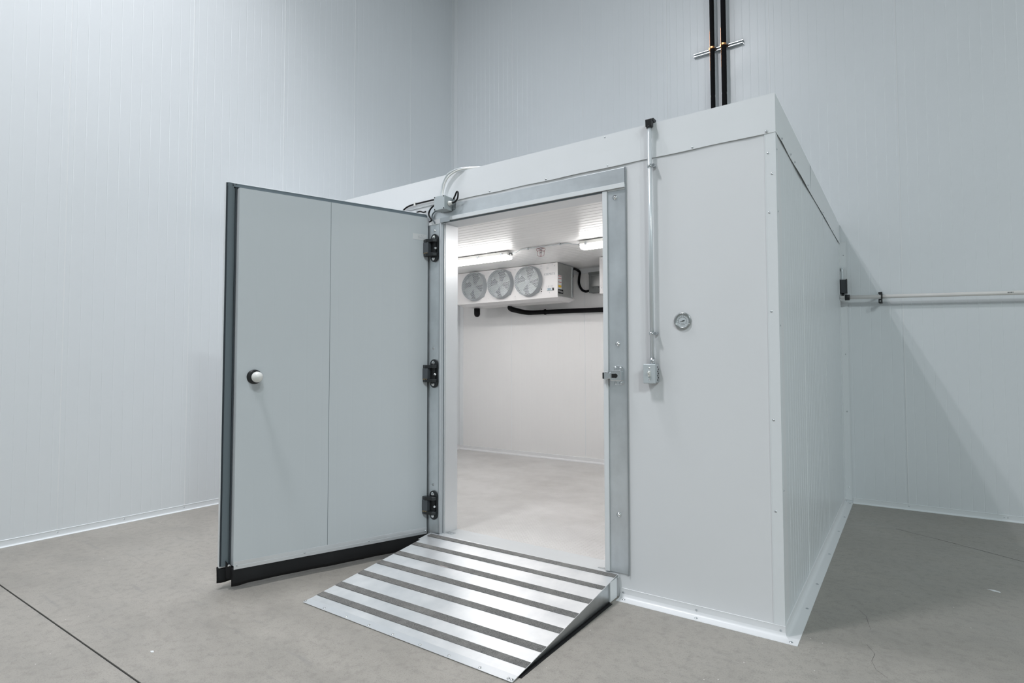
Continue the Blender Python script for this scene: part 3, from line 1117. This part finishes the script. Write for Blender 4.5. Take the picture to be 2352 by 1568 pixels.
for pr in ([(3.558, 5.209), (3.597, 5.209), (3.597, 5.212), (3.558, 5.212)], [(3.558, 5.248), (3.597, 5.248), (3.597, 5.251), (3.558, 5.251)],
           [(3.5945, 5.209), (3.5975, 5.209), (3.5975, 5.251), (3.5945, 5.251)], [(3.558, 5.209), (3.561, 5.209), (3.561, 5.218), (3.558, 5.218)],
           [(3.558, 5.242), (3.561, 5.242), (3.561, 5.251), (3.558, 5.251)]):
    b.prism(pr, 'x', -1.500, -0.925)
o = b.build('strut_channel', M['zinc'])
tag(o, 'short horizontal steel strut channel on back wall behind the two black pipes', 'strut channel')

# white water pipe on the right
t = thing('drain_pipe', 'long off-white pipe held by a black clip along the back wall', 'pipe', (0.007, 3.52, 2.145))
b = MB()
b.cyl((0, -0.02, -0.003), (1.9, -0.02, -0.069), 0.0195, 18)
b.build('pipe_length', M['pvc'], t)
b = MB()
for k, dx in enumerate((0, .007, .014, .022, .027, .036)):
    b.box(1.330 + dx, 1.330 + dx + (.005 if k % 2 == 0 else .003), -0.0402, -0.0388, -0.052, -0.043)
b.build('printed_marking', M['ink_dark'], t)
b = MB()
b.lathe((0.042, -0.02, -0.0045), (1, 0, -0.035), [(0, 0.030), (0.042, 0.030)], 8)
b.build('coupling', M['black'], t)
b = MB()
b.box(0.336, 0.370, -0.044, -0.036, 0.010, 0.028)
b.box(0.358, 0.370, -0.046, -0.036, -0.050, 0.028)
b.box(0.336, 0.370, -0.044, -0.036, -0.082, -0.040)
b.box(0.340, 0.368, -0.040, 0.079, -0.078, -0.062)
b.box(0.340, 0.368, -0.040, 0.079, 0.012, 0.026)
cl = b.build('pipe_clip', M['black'], t, bevel=0.001)
screw(cl, (0.352, -0.044, -0.062), (0, -1, 0), 0.006, 'chrome')
b = MB()
b.box(-0.003, 0.0, -0.03, 0.02, -0.03, 0.03)
b.build('wall_plate', M['trim'], t)
# power box
t = thing('heater_controller', 'small black control box on the trim at the cold room back corner', 'control box', (0.036, 3.585, 2.19))
b = MB()
b.box(-0.030, 0.029, -0.070, -0.010, 0.0, 0.142)
b.build('case', M['grey_dark'] if False else base_mat('charcoal case', (0.045, 0.050, 0.055), 0.45), t, bevel=0.003)
MB().box(-0.0315, -0.026, -0.074, -0.002, 0.0, 0.146).build('side_flange', M['black'], t)
MB().box(0.024, 0.032, -0.074, -0.002, 0.0, 0.146).build('side_flange', M['black'], t)
b = MB()
b.cyl((-0.008, -0.04, 0), (-0.008, -0.04, -0.030), 0.013, 12, 0.010)
b.build('gland', M['black'], t)
b = MB()
b.tube([(-0.008, -0.04, -0.030), (-0.010, -0.045, -0.042), (-0.004, -0.05, -0.047), (0.012, -0.052, -0.040), (0.03, -0.055, -0.036)], 0.005, 8, 5)
b.tube([(-0.018, -0.04, -0.030), (-0.020, -0.045, -0.045), (-0.014, -0.05, -0.05)], 0.003, 8, 5)
b.build('cord', M['black'], t)
b = MB()
b.tube([(-0.010, -0.04, 0.142), (-0.010, -0.04, 0.21), (-0.010, -0.040, 0.245), (-0.010, -0.028, 0.262), (-0.010, -0.006, 0.268), (-0.010, 0.006, 0.268)], 0.011, 12, 6)
b.build('conduit_elbow', M['emt'], t)
b = MB()
b.lathe((-0.008, -0.002, 0.266), (0, -1, 0), [(0, 0.020), (0.006, 0.018)], 16)
b.build('escutcheon', M['trim'], t)

# ================================================================== INSIDE THE COLD ROOM
# evaporator: local origin at right front bottom
def hex_guard(b, c, R, holes_r, hole, y_fn, n=6):
    """perforated disc: a honeycomb of cells, each with a hole"""
    s = holes_r * 2
    row = s * math.sqrt(3) / 2
    k = int(R / row) + 2
    for j in range(-k, k + 1):
        for i in range(-k, k + 1):
            x = i * s + (s / 2 if j % 2 else 0)
            z = j * row
            if math.hypot(x, z) > R - holes_r * 0.4:
                continue
            o_, i_ = [], []
            centre = math.hypot(x, z) < hole * 1.3
            for q in range(6):
                a = PI / 6 + q * PI / 3
                rr = holes_r * 2 / math.sqrt(3)
                ox, oz = x + rr * math.cos(a), z + rr * math.sin(a)
                o_.append(b.v((c[0] + ox, c[1] + y_fn(math.hypot(ox, oz)), c[2] + oz)))
                ix, iz = x + hole * math.cos(a), z + hole * math.sin(a)
                i_.append(b.v((c[0] + ix, c[1] + y_fn(math.hypot(ix, iz)), c[2] + iz)))
            if centre:
                b.face(o_)
                continue
            for q in range(6):
                b.face([o_[q], o_[(q + 1) % 6], i_[(q + 1) % 6], i_[q]])

EV_W = 1.64
def make_evaporator():
    t = thing('evaporator', '', 'evaporator', (-3.030, 2.85, 2.30))
    # body: front panel, folded; shell in sheet metal
    b = MB()
    b.box(-EV_W, 0, 0.0, 0.012, 0.0, 0.435)
    for k in range(4):
        pass
    fp = b.build('front_panel', M['evap_white'], t, bevel=0.002)
    for x, z in ((-0.245, .41), (-0.245, .375), (-0.14, .415), (-0.08, .42), (-0.045, .395), (-0.245, .06), (-0.12, .06), (-EV_W + .03, .40), (-EV_W + .03, .06), (-1.095, .40), (-1.095, .05), (-.65, .40), (-.65, .05)):
        screw(fp, (x, 0, z), (0, -1, 0), 0.0055)
    for z in (0.111, 0.082):
        b = MB()
        b.lathe((-0.238, 0.001, z), (0, -1, 0), [(0, 0.0085), (0.002, 0.0085)], 12)
        b.build('port_plug', M['black'], fp)
    b = MB()
    b.box(-EV_W + .004, -0.004, 0.012, 0.40, 0.012, 0.430)
    sh = b.build('shell', M['evap_metal'], t)
    for x0, x1 in ((-0.010, 0.004), (-EV_W - .004, -EV_W + .010)):
        MB().box(x0, x1, 0.375, 0.405, 0.025, 0.425).build('corner_rail', M['alu_dark'], t)
    MB().box(-EV_W, 0, 0.02, 0.40, 0.431, 0.436).build('top_cover', M['alu_dark'], t)
    b = MB()      # drain pan: tapered tray
    P0 = [(-EV_W + .0, -0.004), (0.006, -0.004), (0.006, 0.43), (-EV_W, 0.43)]
    P1 = [(-EV_W + .05, 0.07), (-0.04, 0.07), (-0.04, 0.36), (-EV_W + .05, 0.36)]
    A = [b.v((x, y, 0.010)) for x, y in P0]
    C = [b.v((x, y, -0.006)) for x, y in P0]
    D = [b.v((x, y, -0.042)) for x, y in P1]
    b.face(A)
    b.face(D[::-1])
    for U, V_ in ((A, C), (C, D)):
        for i in range(4):
            b.face([U[i], U[(i + 1) % 4], V_[(i + 1) % 4], V_[i]])
    b.build('drain_pan', M['evap_white'], t)
    # three fans
    for fx in (-0.425, -0.870, -1.316):
        cz = 0.2275
        R = 0.190
        b = MB()
        b.lathe((fx, 0.0, cz), (0, -1, 0), [(0, R + .012), (0.010, R + .006), (0.070, R), (0.078, R - .004), (0.070, R - .007), (0.0, R - .008)], 48, caps=False)
        ear = []
        for q in range(4):   # mounting ears at the corners
            a = PI / 4 + q * PI / 2
            px, pz = fx + (R + .012) * math.cos(a) * 1.06, cz + (R + .012) * math.sin(a) * 1.06
            ex, ez = fx + (R - .035) * math.cos(a - .42), cz + (R - .035) * math.sin(a - .42)
            gx, gz = fx + (R - .035) * math.cos(a + .42), cz + (R - .035) * math.sin(a + .42)
            hx, hz = fx + (R + .010) * math.cos(a - .30), cz + (R + .010) * math.sin(a - .30)
            ix, iz = fx + (R + .010) * math.cos(a + .30), cz + (R + .010) * math.sin(a + .30)
            b.prism([(ex, ez), (hx, hz), (px, pz), (ix, iz), (gx, gz)], 'y', -0.010, -0.001)
        sd = b.build('fan_shroud', M['guard'], t)
        b = MB()
        hex_guard(b, (fx, -0.076, cz), R - .004, 0.0086, 0.0066, lambda r: -0.004 * (1 - (r / R) ** 2))
        b.build('fan_guard', M['guard'], sd)
        b = MB()
        b.lathe((fx, -0.004, cz), (0, -1, 0), [(0, R - .010), (0.001, R - .010)], 32)
        b.build('fan_opening', M['void'], sd)
        b = MB()
        b.lathe((fx, -0.010, cz), (0, -1, 0), [(0, 0.040), (0.040, 0.038), (0.046, 0.026), (0.047, 0.004)], 20)
        b.build('fan_hub', M['fan_blade'], sd)
        b = MB()
        for q in range(4):
            a0 = 0.5 + q * PI / 2
            vs = []
            for (rr, da) in ((0.035, -0.5), (0.11, -0.42), (0.178, -0.30), (0.178, 0.34), (0.10, 0.42), (0.035, 0.45)):
                a = a0 + da
                vs.append(b.v((fx + rr * math.cos(a), -0.030 + 0.030 * da, cz + rr * math.sin(a))))
            b.face(vs)
        b.build('fan_blades', M['fan_blade'], sd)
    # display, stickers, lettering
    b = MB()
    b.box(-0.153, -0.058, -0.014, 0.0, 0.082, 0.118)
    dp = b.build('display', M['grey_box'], t, bevel=0.003)
    b = MB()
    b.box(-0.136, -0.090, -0.0155, -0.0135, 0.088, 0.112)
    b.build('screen', M['lcd'], dp)
    b = MB()
    b.box(-0.072, -0.058, -0.0150, -0.0008, 0.084, 0.116)
    b.build('display_cap', M['black'], dp)
    text_mesh('brand_lettering', 'KEEPRITE', 0.040, M['ink'], t, (-0.118, -0.0005, 0.295), (PI / 2, 0, 0))
    b = MB()
    for k, (x0, x1) in enumerate(((-0.165, -0.135), (-0.165, -0.125), (-0.165, -0.140))):
        b.box(x0, x1, -0.0008, 0, 0.385 - k * .012, 0.389 - k * .012)
    b.build('printed_lines', M['ink'], t)
    b = MB()
    for x0, x1, z0, z1 in ((-0.095, -0.068, .148, .151), (-0.095, -0.092, .128, .151), (-0.071, -0.068, .128, .151), (-0.095, -0.068, .128, .131)):
        b.box(x0, x1, -0.0008, 0, z0, z1)
    b.build('printed_symbol', M['ink'], t)
    for x0, x1, z0 in ((-0.160, -0.157, .128), (-0.135, -0.128, .130), (-0.113, -0.110, .134)):
        MB().box(x0, x1, -0.0008, 0, z0, 0.150).build('printed_mark', M['ink'], t)
    b = MB()
    b.box(0.0, 0.0015, 0.010, 0.098, 0.102, 0.277)
    st = b.build('warning_label', M['paper'], t)
    b = MB()
    for z in (0.266, 0.234, 0.188):
        b.box(0.0015, 0.002, 0.015, 0.092, z - .0045, z + .0045)
    b.build('red_lines', M['ink_red'], st)
    b = MB()
    b.box(0.0015, 0.002, 0.016, 0.090, 0.122, 0.150)
    b.build('yellow_block', M['yellow'], st)
    b = MB()
    b.box(0.0, 0.0016, 0.010, 0.138, 0.044, 0.098)
    bl = b.build('black_label', M['black'], t)
    text_mesh('label_lettering', 'Perfect', 0.036, M['paper'], bl, (0.002, 0.074, 0.072), (PI / 2, 0, PI / 2))
    return t
ev = make_evaporator()
ev['label'] = 'white three-fan evaporator under the cold room ceiling, left of the grey enclosure'
ev['group'] = 'evaporators under the cold room ceiling'
def copy_tree(o, parent=None):
    c = o.copy()
    S.collection.objects.link(c)
    c.parent = parent
    for ch in list(o.children):
        copy_tree(ch, c)
    return c
ev2 = copy_tree(ev)
ev2.location = (-2.445 + EV_W, 2.84, 2.30)
ev2['label'] = 'white evaporator mostly hidden behind the latch side of the door frame'

# LED strip fixtures
def make_led():
    t = thing('led_fixture', '', 'light fixture', (-3.74, 1.93, 2.74))
    L = 0.62
    b = MB()
    b.prism([(-0.050, -0.012), (-0.057, -0.044), (-0.052, -0.0555), (0.052, -0.0555), (0.057, -0.044), (0.050, -0.012)], 'x', -L, L)
    b.build('housing', M['white_plastic'], t, bevel=0.003)
    b = MB()
    b.prism([(-0.052, -0.056), (-0.062, -0.062), (-0.060, -0.078), (-0.042, -0.094), (0.042, -0.094), (0.060, -0.078), (0.062, -0.062), (0.052, -0.056)], 'x', -L + .012, L - .012)
    b.build('diffuser', M['led'], t)
    for x in (-L + .08, -0.2, 0.2, L - .08):
        MB().box(x - .012, x + .012, -0.070, -0.056, -0.064, -0.030).build('latch', M['alu_dark'], t)
    for x in (-0.38, 0.38):
        MB().box(x - .06, x + .06, -0.045, 0.045, -0.012, -0.0008).build('mounting_foot', M['grey_dark'], t)
    for x in (L, -L - .03):
        b = MB()
        b.cyl((x, 0, -0.035), (x + .03, 0, -0.035), 0.014, 12)
        b.build('gland', M['grey_dark'], t)
    return t
l1 = make_led()
l1['label'] = 'lit LED strip light on the cold room ceiling above the three fans'
l1['group'] = 'LED strips on the cold room ceiling'
l2 = copy_tree(l1)
l2.location = (-1.585, 1.93, 2.74)
l2['label'] = 'lit LED strip light on the cold room ceiling, cut off by the latch-side frame'
for x, y, lab in ((-4.15, 0.75, 'LED strip light in the front left of the cold room, hidden behind the open door'), (-0.78, 1.30, 'LED strip light over the cold room front corner, hidden behind the thermometer wall')):
    l3 = copy_tree(l1)  # extra strips out of sight, added to lift the interior brightness
    l3.location = (x, y, 2.74)
    l3['label'] = lab
b = MB((-2.66, 1.93, 2.72))
b.tube([(-3.09, 1.93, 2.705), (-3.03, 1.92, 2.712), (-2.95, 1.90, 2.728), (-2.85, 1.90, 2.729), (-2.5, 1.90, 2.729), (-2.36, 1.905, 2.728), (-2.30, 1.92, 2.714), (-2.235, 1.93, 2.705)], 0.006, 10, 6)
for x in (-2.86, -2.45):
    b.box(x - .008, x + .008, 1.885, 1.915, 2.720, 2.7393)
o = b.build('light_conduit', M['alu_dark'])
tag(o, 'thin grey conduit on the cold room ceiling linking the two LED strips', 'conduit')

# sprinkler head with red wire guard
t = thing('sprinkler_head', 'small ceiling sprinkler head inside a red wire guard', 'sprinkler', (-2.755, 2.005, 2.7392))
b = MB()
b.lathe((0, 0, 0), (0, 0, -1), [(0, 0.028), (0.004, 0.027), (0.006, 0.012), (0.022, 0.011), (0.024, 0.016), (0.030, 0.016), (0.032, 0.006), (0.052, 0.005), (0.053, 0.014), (0.056, 0.014)], 16)
b.build('sprinkler_body', M['zinc'], t)
b = MB()
for q in range(4):
    a = q * PI / 2 + 0.35
    ca, sa = math.cos(a), math.sin(a)
    b.tube([(0.022 * ca, 0.022 * sa, -0.003), (0.045 * ca, 0.045 * sa, -0.006), (0.049 * ca, 0.049 * sa, -0.018), (0.040 * ca, 0.040 * sa, -0.034), (0.039 * ca, 0.039 * sa, -0.065), (0.030 * ca, 0.030 * sa, -0.085), (0.0, 0.0, -0.093)], 0.0017, 6, 4)
for z, r in ((-0.034, 0.041), (-0.005, 0.035)):
    b.tube([(r * math.cos(q * PI / 8), r * math.sin(q * PI / 8), z) for q in range(17)], 0.0017, 6, 1)
b.build('wire_guard', M['red'], t)

# big insulated line under the evaporator and drain stub
b = MB((-3.6, 3.4, 2.2))
b.tube([(-3.950, 3.115, 2.246), (-3.950, 3.1153, 2.232), (-3.945, 3.16, 2.214), (-3.935, 3.28, 2.204), (-3.905, 3.38, 2.192), (-3.85, 3.43, 2.184), (-3.76, 3.44, 2.180), (-3.54, 3.44, 2.178), (-3.1, 3.44, 2.170), (-2.7, 3.44, 2.162), (-2.0, 3.44, 2.15), (-1.0, 3.44, 2.14)],
       0.03, 14, 6, rad=[.030, .033, .036, .036, .034, .034, .031, .031, .031, .031, .031, .031])
for x in (-3.575,):
    b.lathe((x - .008, 3.44, 2.179), (1, 0, 0), [(0, 0.040), (0.016, 0.040)], 10)
    b.box(x - .006, x + .006, 3.47, 3.499, 2.17, 2.20)
o = b.build('suction_line', M['foam'])
tag(o, 'thick black insulated pipe running right below the three-fan evaporator', 'pipe')
b = MB((-4.60, 3.1, 2.30))
b.lathe((-4.515, 3.10, 2.275), (0, 0, -1), [(0.022, 0.043), (0.10, 0.043), (0.122, 0.038), (0.138, 0.026), (0.144, 0.008)], 18)
o = b.build('pipe_stub', M['foam'])
tag(o, 'short black insulated stub hanging below the leftmost evaporator fan', 'pipe')
b = MB((-3.0, 3.4, 2.5))
b.tube([(-3.05, 3.278, 2.600), (-3.052, 3.280, 2.650), (-3.055, 3.29, 2.700), (-3.045, 3.33, 2.718), (-3.035, 3.40, 2.705), (-3.035, 3.455, 2.685), (-3.055, 3.475, 2.62), (-3.06, 3.475, 2.55), (-3.04, 3.475, 2.49), (-3.005, 3.475, 2.445), (-2.96, 3.475, 2.425), (-2.92, 3.475, 2.428), (-2.874, 3.475, 2.436)], 0.016, 10, 6)
o = b.build('liquid_line', M['foam'])
tag(o, 'slim black insulated hose curving from the evaporator to the grey enclosure', 'hose')
b = MB()
b.box(0.035, 0.045, 0.058, 0.070, 0.175, 0.225)
b.bm.free()
t = thing('electrical_enclosure', 'dark grey electrical enclosure on the cold room inner wall beside second evaporator', 'enclosure', (-2.74, 3.50, 2.52))
b = MB()
b.box(-0.12, 0.12, -0.11, -0.001, -0.13, 0.135)
b.build('enclosure_body', M['grey_dark'], t, bevel=0.005)
b = MB()
b.box(-0.128, 0.128, -0.125, -0.110, 0.112, 0.140)
b.box(-0.122, 0.122, -0.123, -0.110, -0.132, 0.112)
b.build('enclosure_lid', M['grey_dark'], t, bevel=0.003)
b = MB()
b.box(-0.085, 0.085, -0.127, -0.123, -0.050, 0.090)
b.build('window', base_mat('smoked window', (0.06, 0.07, 0.07), 0.2), t)
screw(t, (-0.06, -0.123, -0.068), (0, -1, 0), 0.006, 'black')
screw(t, (0.02, -0.123, -0.068), (0, -1, 0), 0.006, 'black')

# ================================================================== HIGH-BAY FIXTURES (outside the photo, they light the hall)
pos = ['in front of the cold room', 'above the open door', 'near the far hall corner opposite the door', 'nearest the far hall wall']
hb = None
for (lx, ly, pw, spread, tint), p in zip(LAMPS, pos):
    if hb is None:
        hb = thing('high_bay_light', '', 'light fixture', (lx, ly, LAMP_Z), group='high-bay lights under the hall ceiling')
        MB().box(-0.30, 0.30, -0.52, 0.52, -0.05, 0.0).build('housing', M['trim'], hb, bevel=0.006)
        for dx in (-0.20, 0.20):
            MB().box(dx - .07, dx + .07, -0.50, 0.50, -0.068, -0.05).build('diffuser', M['led_high'], hb)
        b = MB()
        for y in (-.3, .3):
            b.cyl((0, y, 0), (0, y, ZC - LAMP_Z), 0.006, 8)
        b.build('hanger', M['zinc'], hb)
        o = hb
    else:
        o = copy_tree(hb)
        o.location = (lx, ly, LAMP_Z)
    o['label'] = 'white twin-strip high-bay light hanging ' + p

# small chip of debris on the floor
b = MB((0.99, 1.43, 0))
b.prism([(0.955, 1.450), (0.985, 1.425), (1.02, 1.42), (1.015, 1.44), (0.99, 1.452)], 'z', 0.0, 0.002)
o = b.build('paper_scrap', M['paper'])
tag(o, 'small pale paper scrap lying on the shaded floor right of the cold room', 'scrap')
b = MB((-2.61, -1.97, 0))
b.prism([(-2.622, -1.978), (-2.600, -1.98), (-2.592, -1.972), (-2.612, -1.966)], 'z', 0.0, 0.002)
o = b.build('paper_scrap', M['paper'])
tag(o, 'tiny white paper scrap on the floor left of the door', 'scrap')
